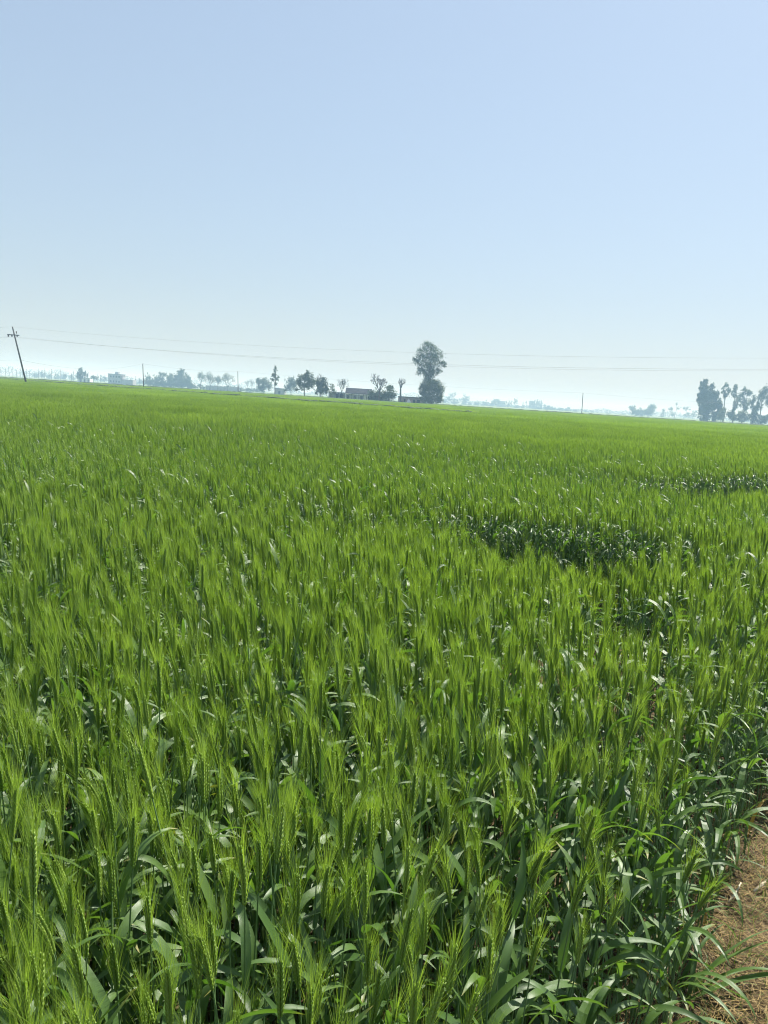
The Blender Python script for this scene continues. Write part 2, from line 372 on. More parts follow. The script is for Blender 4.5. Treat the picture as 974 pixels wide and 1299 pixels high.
# detailed and simple single stalks
for (a, b, step, i0, ni) in ((.0, R1, .055, 0, NEAR), (R1, R2, .062, NEAR + LEAFY + STALKY, MID)):
    P = grid(a, b, step, .72); r = np.linalg.norm(P, axis=1)
    ed = (edge_x(P[:, 1]) - P[:, 0]) * .805 + .05 * smooth_noise(P, 6, 3.)       # distance into the field
    P, r, ed = P[(ed > 0) & (r > .72)], r[(ed > 0) & (r > .72)], ed[(ed > 0) & (r > .72)]
    h = hollow(P); low = (h <= .4) & (rng.random(len(P)) < .14); h = np.where(low, .41, h)
    k = h > .4; P, r, ed, h, low = P[k], r[k], ed[k], h[k], low[k]; n = len(P)
    toward = np.clip(1 - ed / .45, 0, 1)                                          # plants at the edge lean out over the path
    rz = rng.normal(size=n) * .75 + smooth_noise(P, 1.1, 2.) * .6 + np.where(rng.random(n) < toward * .8, pi + .35, 0)
    sz = (1 + .035 * smooth_noise(P, 1.6, .5) + rng.normal(size=n) * .068) * h * (1 - .12 * toward)
    idx = i0 + rng.integers(0, ni, n)
    if i0 == 0:
        lf = (rng.random(n) < np.clip(.55 * toward, .06, 1)); idx = np.where(lf, NEAR + rng.integers(0, LEAFY, n), idx)
    idx = np.where(low, NEAR + rng.integers(0, LEAFY, n), idx)
    # round the trodden hollows most stalks get one leaf, to make the walls darker
    wall = (np.minimum(seg_d(P, (1.05, 4.66), (1.40, 4.58)) - .68, np.minimum(seg_d(P, (0.97, 2.85), (1.08, 3.1)) - .19, seg_d(P, (3.3, 8.8), (9.5, 13.4)) - .62)) < .38) & ~low & (rng.random(n) < .8)
    idx = np.where(wall, NEAR + LEAFY + rng.integers(0, STALKY, n), idx)
    tilt = rng.normal(size=(n, 2)) * .05
    put(P, idx, rz, 1 + rng.normal(size=n) * .06, sz, tilt)
# patches
P = grid(R2 - .2, R3, PS * .86, .66); n = len(P); put(P, NEAR + LEAFY + STALKY + MID + rng.integers(0, PATCH, n), rng.uniform(-.5, .5, n), np.full(n, 1.12), 1 + .03 * smooth_noise(P, .6, 1.) + rng.normal(size=n) * .02)
P = grid(R3 - .8, 176, PF * .88, .64)
n = len(P)
# a narrow ditch parts the near field from the field behind it
dd = (P[:, 1] - 72) * .77 + P[:, 0] * .635; k = ~((dd > 0) & (dd < 10) & (P[:, 0] < 12)); P, dd = P[k], dd[k]; n = len(P)
put(P, NEAR + LEAFY + STALKY + MID + PATCH + rng.integers(0, FARP, n), rng.uniform(0, 2 * pi, n), np.full(n, 1.1), np.where((dd > 0) & (P[:, 0] < 12), 1.03, 1.0) + .03 * smooth_noise(P, .15, 1.) + rng.normal(size=n) * .015)
pts = np.concatenate(pts); rots = np.concatenate(rots); scls = np.concatenate(scls); idxs = np.concatenate(idxs)

# ---- the 300 stalks that show largest are things of their own
inv = CM.to_3x3().inverted()
HW, HH = 487 / FPX, 649.5 / FPX
cand = []
near_i = np.where((idxs < NEAR + LEAFY) & (np.linalg.norm(pts[:, :2], axis=1) < 3.0))[0]
drop = set()
for i in near_i:
    M = Matrix.Translation(pts[i]) @ Matrix.Rotation(rots[i][2], 4, 'Z') 
    tip = M @ Vector((-.08 * scls[i][0], 0, (.85 if idxs[i] < NEAR else .5) * scls[i][2]))
    v = inv @ (tip - Vector((0, 0, EYE)))
    if tip.xy.length < .60: drop.add(i); continue
    if v.z < 0 and abs(v.x / v.z) < HW * 1.0 and -HH * .98 < v.y / -v.z < HH:
        cand.append((v.length, i))
cand.sort(); chosen = [i for _, i in cand[:300]]
def part_meshes(parts, kind):
    d = {'stalk': parts['stalk'].mesh('stalk', WHEAT, True), 'leaf': [l.mesh('leaf', WHEAT, True) for l in parts['leaf']]}
    if parts['ear']: d['ear'] = parts['ear'].mesh('ear', WHEAT, True); d['awns'] = parts['awns'].mesh('awns', WHEAT)
    return d
pm = [part_meshes(p, 0) for p in near_parts + leafy_parts]
for i in chosen:
    d = pm[idxs[i]]; eared = 'ear' in d
    o = thing('wheat_plant', 'green bearded wheat stalk at the near edge of the field, close to the camera' if eared else 'short leafy wheat shoot without an ear at the near edge of the field', 'wheat',
              pts[i], 0, 'bearded wheat stalks nearest the camera' if eared else 'earless wheat shoots nearest the camera')
    o.rotation_euler = rots[i]; o.scale = scls[i]
    link('stalk', d['stalk'], o)
    for l in d['leaf']: link('leaf', l, o)
    if eared: e = link('ear', d['ear'], o); link('awns', d['awns'], e)
keep = np.ones(len(pts), bool); keep[chosen] = False; keep[list(drop)] = False
pts, rots, scls, idxs = pts[keep], rots[keep], scls[keep], idxs[keep]

# ---- the rest of the crop is one mass
me = bpy.data.meshes.new('wheat_field'); me.from_pydata(pts.tolist(), [], [])
a = me.attributes.new('rot', 'FLOAT_VECTOR', 'POINT'); a.data.foreach_set('vector', rots.astype(np.float32).ravel())
a = me.attributes.new('scl', 'FLOAT_VECTOR', 'POINT'); a.data.foreach_set('vector', scls.astype(np.float32).ravel())
a = me.attributes.new('pick', 'INT', 'POINT'); a.data.foreach_set('value', idxs.astype(np.int32))
for mm in WHEAT: me.materials.append(mm)
field = tag(link('wheat_field', me), 'dense green wheat crop filling the field up to the trees', 'wheat', kind='stuff')
def scatter(obj, protos):
    ng = bpy.data.node_groups.new('scatter', 'GeometryNodeTree')
    ng.interface.new_socket('Geometry', in_out='INPUT', socket_type='NodeSocketGeometry')
    ng.interface.new_socket('Geometry', in_out='OUTPUT', socket_type='NodeSocketGeometry')
    N, L = ng.nodes, ng.links
    gi, go = N.new('NodeGroupInput'), N.new('NodeGroupOutput')
    jn = N.new('GeometryNodeJoinGeometry')
    for p in reversed(protos):
        oi = N.new('GeometryNodeObjectInfo'); oi.inputs['Object'].default_value = p; oi.inputs['As Instance'].default_value = False
        gt = N.new('GeometryNodeGeometryToInstance'); L.new(oi.outputs['Geometry'], gt.inputs[0]); L.new(gt.outputs[0], jn.inputs[0])
    ip = N.new('GeometryNodeInstanceOnPoints'); L.new(gi.outputs[0], ip.inputs['Points']); L.new(jn.outputs[0], ip.inputs['Instance'])
    ip.inputs['Pick Instance'].default_value = True
    for nm, dt, sk in (('rot', 'FLOAT_VECTOR', 'Rotation'), ('scl', 'FLOAT_VECTOR', 'Scale'), ('pick', 'INT', 'Instance Index')):
        na = N.new('GeometryNodeInputNamedAttribute'); na.data_type = dt; na.inputs['Name'].default_value = nm
        L.new(na.outputs['Attribute'], ip.inputs[sk])
    L.new(ip.outputs[0], go.inputs[0])
    md = obj.modifiers.new('scatter', 'NODES'); md.node_group = ng
scatter(field, protos)
# low grassy banks between the fields
M_BUND = noise_mat('bund_grass', (0.03, 0.055, 0.016), (0.075, 0.11, 0.035), 0.9)
def bund(a, c, h, w, jit, n):
    b = MB(); a, c = np.array(a, float), np.array(c, float); d = unit(c - a); nr = np.array((-d[1], d[0])); V = []
    for i in range(n + 1):
        p = a + (c - a) * i / n + nr * .4 * sin(i * .37); k = .35 + .65 * min(1, i / 14, (n - i) / 14); z = h * k + rng.normal() * jit
        for o_, zz in ((-w, -.05), (-w * .55, z * .75), (-w * .1, z), (w * .35, z * .93), (w, -.05)): V.append((p[0] + nr[0] * o_, p[1] + nr[1] * o_, zz))
    b.add(V, [(5 * i + j, 5 * i + j + 1, 5 * i + j + 6, 5 * i + j + 5) for i in range(n) for j in range(4)])
    tag(link('field_bund', b.mesh('field_bund', [M_BUND])), kind='structure')
bund((12, 66), (-95, 152), 1.0, .9, .035, 300)
bund((-130, 186), (150, 181), 1.05, 1.2, .05, 400)
print('wheat points', len(pts))
# ------------------------------------------------------------------ the path edge: dry litter, sprouts, straws, leaf clump
rng = np.random.default_rng(21)
def ribbons(n, cx, cy, ln, w, lift, mat, seg=3, upright=0.0):
    b = MB()
    for i in range(n):
        x, y = cx(), cy(); a = rng.uniform(0, 2 * pi); l = rng.uniform(*ln); ww = rng.uniform(*w)
        el = rng.normal() * .25 + upright * rng.uniform(.5, 1.2); z = rng.uniform(0, lift) * rng.random(); V = []
        p = np.array((x, y, .004 + z)); c = rng.normal() * 1.2; ce = -rng.uniform(.2, 1.2) if upright else rng.normal() * .4
        for k in range(seg + 1):
            s = k / seg; e = el + ce * s; d = np.array((cos(a + c * s) * cos(e), sin(a + c * s) * cos(e), sin(e)))
            sd = np.array((-sin(a + c * s), cos(a + c * s), .4 * sin(i))); q = ww * (1 - .7 * s)
            pz = p.copy(); pz[2] = max(pz[2], .003)
            V += [pz - sd * q, pz + sd * q]; p = p + d * l / seg
        b.add(V, [(2 * k, 2 * k + 1, 2 * k + 3, 2 * k + 2) for k in range(seg)])
    return b
yv = [0.0]
def cy(): yv[0] = rng.uniform(1.0, 4.8); return yv[0]
# y is drawn first so that x can follow the field edge
class Strip:
    def __init__(s, a, b): s.a, s.b = a, b
    def xy(s):
        y = rng.uniform(1.0, 4.8); e = rng.uniform(s.a, s.b)
        return edge_x(y) + e / .805, y
def strip_ribbons(n, a, b, *args, **kw):
    st = Strip(a, b); buf = [0]
    def fx(): buf[0] = st.xy(); return buf[0][0]
    def fy(): return buf[0][1]
    return ribbons(n, fx, fy, *args, **kw)
tag(link('dry_grass', strip_ribbons(30000, -.22, 1.0, (.025, .11), (.0003, .0011), .09, 0).mesh('dry_grass', [M_STRAW])),
    'tangle of dry brown grass littering the path beside the wheat', 'dry grass', kind='stuff')
tag(link('green_sprouts', strip_ribbons(5000, -.15, 1.0, (.07, .15), (.0007, .0017), .04, 0, upright=1.0).mesh('green_sprouts', [M_SPROUT])),
    'sparse yellow green grass sprouts growing through the dry litter', 'grass', kind='stuff')
def straw(p0, p1, w, label):
    a, b2 = ground_at(*p0, .02), ground_at(*p1, .045); mb = MB()
    pts_ = [a.lerp(b2, t) + Vector((.006 * sin(t * 3), 0, .004 * sin(t * 3.1))) for t in (0, .3, .6, 1)]
    mb.tube(pts_, [w, w * 1.1, w, w * .8], 6, 0, True)
    tag(link('straw', mb.mesh('straw', [M_STRAWPALE], True)), label, 'straw')
straw((923.5, 1144.8), (939.5, 1120), .0035, 'short pale broken straw lying on the dry path litter')
straw((955.8, 1131), (990, 1100), .005, 'thick pale straw at the right edge of the photo on the dry path')
straw((894, 1140), (917, 1148), .002, 'thin pale straw bent across the litter close to the wheat')
def leaf_thing(name, label, px, py, az, th0, th1, Ln, W, mat, z=.0, cat='leaf'):
    p = ground_at(px, py, z)
    b = leaf_mb(p, az, th0, th1, Ln, W, 9, .4, .2)
    return tag(link(name, b.mesh(name, [mat], True)), label, cat)
leaf_thing('yellow_leaf', 'curled yellow wheat leaf hanging beside the path near the right edge', 948, 1062, radians(35), radians(80), radians(-60), .26, .012, M_YLEAF)
leaf_thing('yellow_leaf', 'small yellowed leaf low among the green stalks by the litter', 893, 1180, radians(70), radians(75), radians(20), .09, .010, M_YLEAF, z=.0)
leaf_thing('yellow_leaf', 'short orange yellow leaf tip beside the nearest litter', 880, 1135, radians(10), radians(35), radians(-20), .06, .009, M_YLEAF, z=.005)
c = ground_at(868, 1262)
clump = thing('wheat_clump', 'low clump of broad green leaves sprawling over the path at the lower right', 'wheat', (c.x, c.y, 0))
for az, t0, t1, ln, w in ((5, 45, -5, .42, .016), (-8, 40, -10, .40, .018), (20, 50, 5, .36, .013), (-20, 62, -60, .36, .019), (60, 80, -75, .22, .014), (-50, 75, -70, .30, .020),
                          (35, 60, -20, .30, .014), (110, 70, -40, .26, .015), (170, 65, -40, .28, .016), (12, 30, -25, .30, .014)):
    link('leaf', leaf_mb((rng.normal() * .02, rng.normal() * .02, .0), radians(az), radians(t0), radians(t1), ln, w, 12, rng.uniform(-.8, .8), rng.uniform(-.2, .2)).mesh('leaf', [M_LEAF], True), clump)

# ------------------------------------------------------------------ trees
def rdir(): return unit(rng.normal(size=3))
def crown_mb(blobs, Y, k, size, clump_f=.34, origin=None):
    """leaf clumps filling ellipsoids given in photo pixels at distance Y"""
    b = MB(); m = Y / FPX; V = []; F = []
    for (cx, cyy, rx, ry) in blobs:
        C = np.array(at(cx, cyy, Y)) - np.array(origin); R = np.array((rx * m, .5 * (rx + ry) * m * .9, ry * m))
        ncl = max(16, int(rx * ry * .8)); n = int(rx * ry * 3.1 * k * 1.6) + 20
        cc = []
        for _ in range(ncl):
            d = rdir() * rng.uniform(0, 1.0) ** .45; cc.append((C + d * R * (.88 if rng.random() > .2 else 1.12), rng.uniform(.45, 1.2)))
        for _ in range(n):
            q, s = cc[rng.integers(ncl)]
            p = q + rng.normal(size=3) * R * clump_f * s * .55
            if p[2] < .1: continue
            u = rdir(); v = unit(np.cross(u, rdir())); l = size * rng.uniform(.5, 1.25)
            i = len(V); V += [p - u * l * .5, p + v * l * .32, p + u * l * .5, p - v * l * .32]; F.append((i, i + 1, i + 2, i + 3))
    b.add(V, F); return b
def limb_pts(a, b2, sag=.1, n=4):
    a, b2 = np.array(a, float), np.array(b2, float); o = rng.normal(size=3) * np.linalg.norm(b2 - a) * sag * .5
    return [a + (b2 - a) * t + o * sin(pi * t) for t in np.linspace(0, 1, n)]
def tree(name, label, Y, bx, blobs, k=5.0, leaf=None, mat=None, bark=None, group=None, tr=None, fork=.35):
    m = Y / FPX; B = base(bx, 505, Y); o = thing(name, label, 'bush' if 'bush' in name or 'shrub' in name else 'tree', B, 0, group)
    blobs = [tuple(q) for q in blobs]
    top = max((at(q[0], q[1], Y) - B).z for q in blobs); leaf = leaf or max(.22, 1.25 * m)
    r0 = tr or max(.08, top * .022)
    t = MB(); cen = np.mean([np.array(at(q[0], q[1], Y)) - np.array(B) for q in blobs], axis=0)
    fk = np.array((cen[0] * .5, 0, top * fork)); topc = np.array((cen[0], 0, top * .93))
    t.tube(limb_pts((0, 0, -.1), fk, .04), [r0 * 1.25, r0, r0 * .9, r0 * .8], 7)
    t.tube(limb_pts(fk, topc, .06, 5), [r0 * .8, r0 * .65, r0 * .5, r0 * .3, r0 * .1], 6)
    for q in blobs:
        e = np.array(at(q[0], q[1], Y)) - np.array(B); s = min(.9, max(.1, e[2] / top - .25))
        st = fk + (topc - fk) * s * .8
        if e[2] < st[2]: st = fk * (e[2] / max(fk[2], .1)) * .6 if e[2] < fk[2] else fk
        t.tube(limb_pts(st, e, .15), [r0 * .45, r0 * .35, r0 * .22, r0 * .08], 5)
        for _ in range(3):
            e2 = e + rdir() * np.array((q[2], q[2], q[3])) * m * .8
            if e2[2] > .2: t.tube(limb_pts(st + (e - st) * .6, e2, .15, 3), [r0 * .2, r0 * .12, r0 * .03], 4)
    link('trunk', t.mesh('trunk', [bark or M_BARK], True), o)
    link('crown', crown_mb(blobs, Y, k, leaf, origin=B).mesh('crown', [mat or M_DARKLEAF]), o)
    return o
def bare_tree(name, label, Y, bx, topy, spread, group=None, trunk_frac=.35, levels=4, thick=.022, lean=0.0, twig=.018, up=.55, nsplit=3, leafy=0, mat=None, bark=None):
    m = Y / FPX; B = base(bx, 505, Y); H = (at(bx, topy, Y) - B).z; S = spread * m
    o = thing(name, label, 'tree', B, 0, group); t = MB(); r0 = H * thick; tips = []
    def grow(p, d, ln, r, lv):
        d = unit(d); e = p + d * ln; mid = p + d * ln * .5 + rng.normal(size=3) * ln * .06
        t.tube([p, mid, e], [r, r * .85, max(r * .68, twig)], 6 if lv == levels else 4)
        if lv == 0: tips.append(e); return
        for i in range(nsplit if lv < levels else nsplit + 2):
            f = rng.uniform(.55, 1.0) if i else 1.0
            nd = unit(d * up + rdir() * .62 + np.array((0, 0, .22)))
            grow(p + d * ln * f, nd, ln * rng.uniform(.55, .8) * (.95 if lv < levels else 1), max(r * .58, twig), lv - 1)
    tf = H * trunk_frac
    base_dir = np.array((lean, 0, 1.0))
    # first the bole, then limbs sized so that the head reaches the wanted height
    bole_top = np.array((lean * tf, 0, tf))
    t.tube([(0, 0, -.1), bole_top * .5 + rng.normal(size=3) * .06, bole_top], [r0 * 1.2, r0, r0 * .85], 7)
    L0 = (H - tf) * .42
    for i in range(nsplit + 2):
        a = 2 * pi * i / (nsplit + 2) + rng.uniform(-.4, .4); w = S / max(H - tf, .1)
        grow(bole_top, np.array((cos(a) * w, sin(a) * w, rng.uniform(.7, 1.1))), L0 * rng.uniform(.8, 1.1), r0 * .5, levels - 1)
    # fit the head
    zs = max(v[2] for v in t.v); xs = max(abs(v[0] - lean * tf) for v in t.v) + 1e-6
    fz = (H - tf) / max(zs - tf, .1); fx = S / xs
    def fit(v): return (v[0] if v[2] < tf else lean * tf + (v[0] - lean * tf) * fx, v[1] if v[2] < tf else v[1] * fx, v[2] if v[2] < tf else tf + (v[2] - tf) * fz)
    t.v = [fit(v) for v in t.v]; tips = [np.array(fit(e)) for e in tips]
    link('trunk', t.mesh('trunk', [bark or M_BARK], True), o)
    if leafy and tips:
        b = MB(); l0 = max(.2, 1.1 * m)
        for _ in range(leafy):
            p = tips[rng.integers(len(tips))] + rng.normal(size=3) * l0; u = rdir(); v = unit(np.cross(u, rdir())); l = l0 * rng.uniform(.4, 1.0)
            b.add([p - u * l * .5, p + v * l * .3, p + u * l * .5, p - v * l * .3], [(0, 1, 2, 3)])
        link('crown', b.mesh('crown', [mat or M_OLIVELEAF]), o)
    return o

# the farmstead group in the middle
tree('tall_tree', 'tallest tree with a high dark crown rising behind the farm sheds', 190, 545,
     [(544, 440, 10, 7), (537, 450, 11, 9), (553, 450, 10, 10), (545, 461, 15, 10), (530, 458, 6, 5), (525.5, 456, 3.5, 3), (560, 461, 5, 5), (564, 463, 3, 4), (535, 470, 7, 8), (546, 473, 11, 8), (557, 471, 5, 4), (541, 483, 6, 8)], k=3.6, bark=M_PALEBARK, fork=.22, tr=.34)
tree('broad_bush', 'broad rounded bush at the foot of the tallest tree', 187, 546, [(546, 491, 14, 9), (557, 496, 8, 11), (537, 495, 6, 12), (545, 505, 13, 10), (552, 485, 6, 5), (556, 506, 7, 6)], k=6, mat=M_OLIVELEAF, fork=.15)
tree('dark_tree', 'dense dark round tree on a bare trunk left of the shed', 192, 386.5, [(388, 479, 8, 7), (380, 483, 5, 8), (395, 484, 6, 9), (386, 490, 9, 6), (376, 494, 3, 2), (389, 473, 4, 3)], k=6, fork=.3)
tree('dark_tree', 'dense dark tree touching the left end of the farm shed', 188, 409, [(408, 488, 8, 8), (403, 486, 6, 6), (413, 494, 5, 7), (405, 497, 7, 5), (410, 481, 4, 3)], k=6, fork=.25)
tree('brown_bush', 'thin brownish bush against the left end of the shed', 187, 421, [(421, 491, 4, 6), (419, 499, 4, 6), (424, 497, 3, 4)], k=2.6, mat=M_OLIVELEAF)
bare_tree('bare_tree', 'fine twigged bare tree standing behind the dark shed roof', 206, 433, 479.5, 10, levels=5, trunk_frac=.4)
bare_tree('bare_tree', 'pale bare crown showing above the two dark round trees', 215, 406, 473, 10, levels=4, trunk_frac=.45)
bare_tree('bare_tree', 'spreading bare tree with thick boughs right of the shed', 184, 481, 473.5, 13, levels=5, trunk_frac=.42, thick=.03, twig=.024)
tree('dark_bush', 'dark bush at the right end of the shed under the bare tree', 186, 474, [(474, 501, 7, 8), (469, 505, 5, 5), (481, 502, 7, 8), (478, 507, 8, 5)], k=6)
tree('dark_bush', 'tall dark bush just right of the thick boughed bare tree', 185, 493, [(492, 498, 8, 9), (498, 502, 6, 8), (488, 504, 8, 7), (495, 491, 4, 4)], k=5)
bare_tree('pollard_tree', 'lopped bare trunk with a tuft of twigs above the low shed', 188, 509.5, 478.5, 6, trunk_frac=.6, levels=3, thick=.034, lean=-.10, twig=.03)
# middle left
tree('slim_tree', 'slender tall tree with a narrow crown left of the round dark trees', 215, 348, [(349.5, 468, 2.6, 4), (348.5, 475, 4.5, 5), (352, 480, 3.5, 4), (345.5, 481, 3, 3), (350, 487, 3, 3)], k=4.0, fork=.4, tr=.14)
tree('hazy_tree', 'grey green tree just left of the slender tall tree', 330, 334, [(334, 486, 7, 8), (328, 484, 4, 6), (341, 489, 5, 7), (332, 492, 7, 5)], k=5, mat=M_DARKLEAF)
tree('hazy_tree', 'pale rounded tree just left of the dense dark round tree', 320, 369, [(369, 485, 7, 8), (365, 491, 5, 6), (373, 489, 5, 8)], k=5)
tree('hazy_tree', 'round hazy tree standing alone right of the leaning pole', 430, 103, [(103, 472.5, 5, 5), (99, 475, 3.5, 5), (108, 475.5, 3.5, 5), (103, 478, 5, 4)], k=5, tr=.2)
tree('hazy_tree', 'small low hazy tree between the lone round tree and the flat house', 430, 118, [(118, 478.5, 4, 3), (122, 479.5, 3, 2.5)], k=5)
LG = 'hazy trees behind the left part of the field'
for lab, bx, bl, k in (('hazy tree just right of the thin upright pole on the left', 188, [(187, 481, 5, 7), (191, 484, 4, 6)], 2.5),
                       ('sparse hazy tree second to the right of the thin left pole', 198, [(197, 482, 4, 6), (201, 480, 4, 5)], 2.5),
                       ('hazy tree with a pointed head left of the broad hazy tree', 207, [(206, 476, 5, 6), (204, 484, 6, 6)], 3),
                       ('low hazy tree touching the left side of the broad hazy tree', 218, [(217, 480, 7, 7), (214, 486, 6, 4)], 4),
                       ('broad hazy tree, biggest of the pale trees on the left', 231, [(230, 478, 9, 7), (236, 484, 7, 8), (226, 484, 7, 7), (229, 471, 6, 4)], 4),
                       ('small hazy tree tucked against the right side of the broad hazy tree', 242, [(241, 485, 4, 7)], 3)):
    tree('hazy_tree', lab, 450, bx, bl + [(bx, 474.5 + .0626 * bx, 6, 4.5)], k=k * 1.6, group=LG)
for lab, bx, ty, spd in (('half bare hazy tree above the left end of the long low wall', 254, 472, 6), ('pale bare tree above the middle of the long low wall', 266, 472.5, 7),
                       ('thin bare tree between the two wide ones above the low wall', 276, 477, 4), ('wide domed half bare tree above the right end of the low wall', 288, 474, 9)):
    bare_tree('half_bare_tree', lab, 430, bx, ty, spd, group='half bare trees over the low wall', levels=4, trunk_frac=.2, twig=.05, leafy=1100, mat=M_OLIVELEAF)
for bx, ty, lab in ((313, 482, 'faint thin tree first right of the thin pole beside the low wall'), (319, 481, 'faint thin tree halfway from the low wall to the grey green tree'), (325, 480, 'faint thin tree closest to the grey green tree')):
    bare_tree('faint_tree', lab, 560, bx, ty, 3, group='faint thin trees', levels=3, trunk_frac=.4, twig=.05, leafy=90)
for x in np.arange(186, 332, 8.5):
    x = x + rng.uniform(-2, 2); yb = 474.75 + .0626 * x
    tree('low_shrub', 'low hazy shrub at the foot of the hazy trees on the left', 462, x, [(x, yb - rng.uniform(-.5, 2), rng.uniform(3.5, 5.5), 3.0), (x + 3, yb + 1, 4, 2)], k=4, group='low shrubs under the left trees')
# far row of bare poplars on the left
def poplar(name, label, Y, bx, topy, group, n=22, leafy=0):
    B = base(bx, 505, Y); H = (at(bx, topy, Y) - B).z; o = thing(name, label, 'tree', B, 0, group); t = MB(); tips = []
    t.tube([(0, 0, -.1), (rng.normal() * .06, 0, H * .5), (rng.normal() * .12, 0, H)], [.13, .1, .04], 6)
    for i in range(n):
        z = H * rng.uniform(.28, .93); a = rng.uniform(0, 2 * pi); l = H * .17 * (1.15 - z / H) + .35
        e = (cos(a) * l * .42, sin(a) * l * .42, z + l); t.tube([(0, 0, z), (e[0] * .6, e[1] * .6, z + l * .45), e], [.05, .04, .025], 4); tips.append(np.array(e))
    link('trunk', t.mesh('trunk', [M_BARK], True), o)
    if leafy:
        b = MB()
        for _ in range(leafy):
            p = tips[rng.integers(n)] * rng.uniform(.8, 1.0) + rng.normal(size=3) * .3; u = rdir(); v = unit(np.cross(u, rdir())); l = rng.uniform(.4, .9)
            b.add([p - u * l * .5, p + v * l * .3, p + u * l * .5, p - v * l * .3], [(0, 1, 2, 3)])
        link('crown', b.mesh('crown', [M_OLIVELEAF]), o)
    return o
for i, x in enumerate(list(np.arange(2, 98, 4.6)) + list(np.arange(112, 183, 5.5))):
    x = x + rng.uniform(-1.2, 1.2); hz = 474.75 + .0626 * x; ty = hz - rng.uniform(7, 11.5) if x < 98 else hz - rng.uniform(6, 9)
    poplar('poplar_tree', 'straight thin bare poplar in the far row left of the lone round tree' if x < 100 else 'straight thin bare poplar in the far row around the flat roofed house', 520, x, ty,
           'far poplar row, left end' if x < 100 else 'far poplar row by the house')
for (x, y, rx, ry) in ((44, 475.5, 6, 3.5), (53, 475, 5, 4), (61, 477.5, 4, 3.5), (72, 477.5, 4, 4), (80, 477.5, 5, 4), (90, 479, 4, 3), (131, 480, 5, 4), (170, 485, 5, 3), (178, 484, 4, 4)):
    tree('far_tree', 'faint blue tree behind the far poplar row on the left', 760, x, [(x, y, rx, ry), (x + rx * .4, y + 1.5, rx * .8, ry * .7)], k=4, group='faint blue trees behind the poplars')
# far tree line on the right
far = [(571, 504, 5, 5, 2), (565, 509, 4, 3, 4), (578, 509, 5, 4, 4), (591, 505, 5, 5, 4), (589, 511, 5, 4, 4), (596, 512, 3, 3, 4), (604.5, 511.5, 4, 4, 5), (615, 512, 5, 4.5, 3), (628, 510, 5, 4, 5), (624, 514, 4, 3, 5),
       (645, 513, 3, 4, 2), (654, 508.5, 3, 4, 2), (655, 516, 3.5, 3, 5), (663, 516, 3, 2.5, 4), (694, 516.5, 5, 4, 4), (701, 518, 5, 3, 4), (711, 519, 5, 3, 4), (720, 519.5, 5, 3.5, 4), (729, 521.5, 4, 2.5, 4),
       (743, 523, 4, 2, 4), (751, 523.5, 4, 2.6, 4), (760, 525, 4, 2, 4), (771, 525, 4, 2.6, 3), (781, 527, 4, 2.2, 4), (790, 526.5, 4, 3.2, 4)]
for (x, y, rx, ry, k) in far:
    tree('far_tree', 'pale blue tree in the far hazy line right of the tallest tree', 880, x, [(x, y, rx, ry), (x - rx * .3, y + ry * .5, rx * .9, ry * .6)], k=k, group='pale blue far tree line')
for x, ty in ((642.5, 507.5), (646, 507), (649, 508), (664, 509.5), (668, 508)):
    poplar('far_slim_tree', 'spindly pale tree poking above the far hazy tree line', 880, x, ty, 'spindly far trees', leafy=90)
for i, x in enumerate(np.linspace(672.5, 686.5, 6)):
    tree('far_poplar', 'straight pale poplar in the far flat topped block of trees', 930, x, [(x, 511 + .06 * (x - 672), 1.6, 4), (x, 517, 1.7, 5)], k=7, group='flat topped far poplar block')
bare_tree('far_mast_tree', 'faint tall thin tree just right of the bush under the tallest tree', 860, 575.5, 497.5, 4, levels=3, trunk_frac=.55, twig=.09, leafy=90)
for lab, bx, bl, k in (('rounded hazy tree, left of the pair left of the right hand grove', 803, [(802, 518, 5, 5), (806, 523, 6, 5)], 6), ('rounded hazy tree, right of the pair left of the right hand grove', 827, [(827, 518, 6, 5.5), (823, 523, 7, 5)], 6),
                       ('low hazy thicket joining the pair of rounded trees', 815, [(814, 524, 6, 5), (818, 522.5, 4, 4)], 6)):
    tree('hazy_tree', lab, 620, bx, bl, k=k)
for lab, bx, bl, k in (('sparse pale tree right of the rounded hazy pair', 843, [(842, 522, 3.5, 5), (840, 527, 3.5, 3.5)], 2.2), ('wispy pale tree between the rounded pair and the spindly tall one', 851, [(851, 520.5, 4, 5), (853, 526, 4, 3)], 2.4),
                       ('tall spindly pale tree with a small head', 858, [(858, 513, 2.4, 2.2), (860, 518, 2.4, 2)], 2.2), ('umbrella shaped pale tree near the right hand grove', 870, [(870, 518.5, 6, 2.8), (872, 526, 5, 3)], 3.2), ('low pale tree against the left side of the right hand grove', 881, [(881, 525, 4, 5)], 3.5)):
    tree('pale_tree', lab, 700, bx, bl, k=k, group='pale sparse trees left of the grove')
# the far woodland closing the plain, one hazy mass
wb = MB(); V = []; F = []
for i in range(24000):
    x = rng.uniform(-900, 900); hgt = 5.0 + 2.6 * sin(x * .021) + 1.8 * sin(x * .067 + 1) + 1.5 * sin(x * .19 + 2)
    hgt *= .75 if x > 80 else 1.5
    p = np.array((x, 1050 + rng.uniform(-14, 14), rng.uniform(0, max(2.0, hgt)) + rng.uniform(-.5, .9))); u = rdir(); v = unit(np.cross(u, rdir())); l = rng.uniform(.8, 2.0)
    j = len(V); V += [p - u * l * .5, p + v * l * .4, p + u * l * .5, p - v * l * .4]; F.append((j, j + 1, j + 2, j + 3))
wb.add(V, F); tag(link('far_woodland', wb.mesh('far_woodland', [M_DARKLEAF])), 'pale continuous belt of woodland along the hazy horizon', 'woodland', kind='stuff')
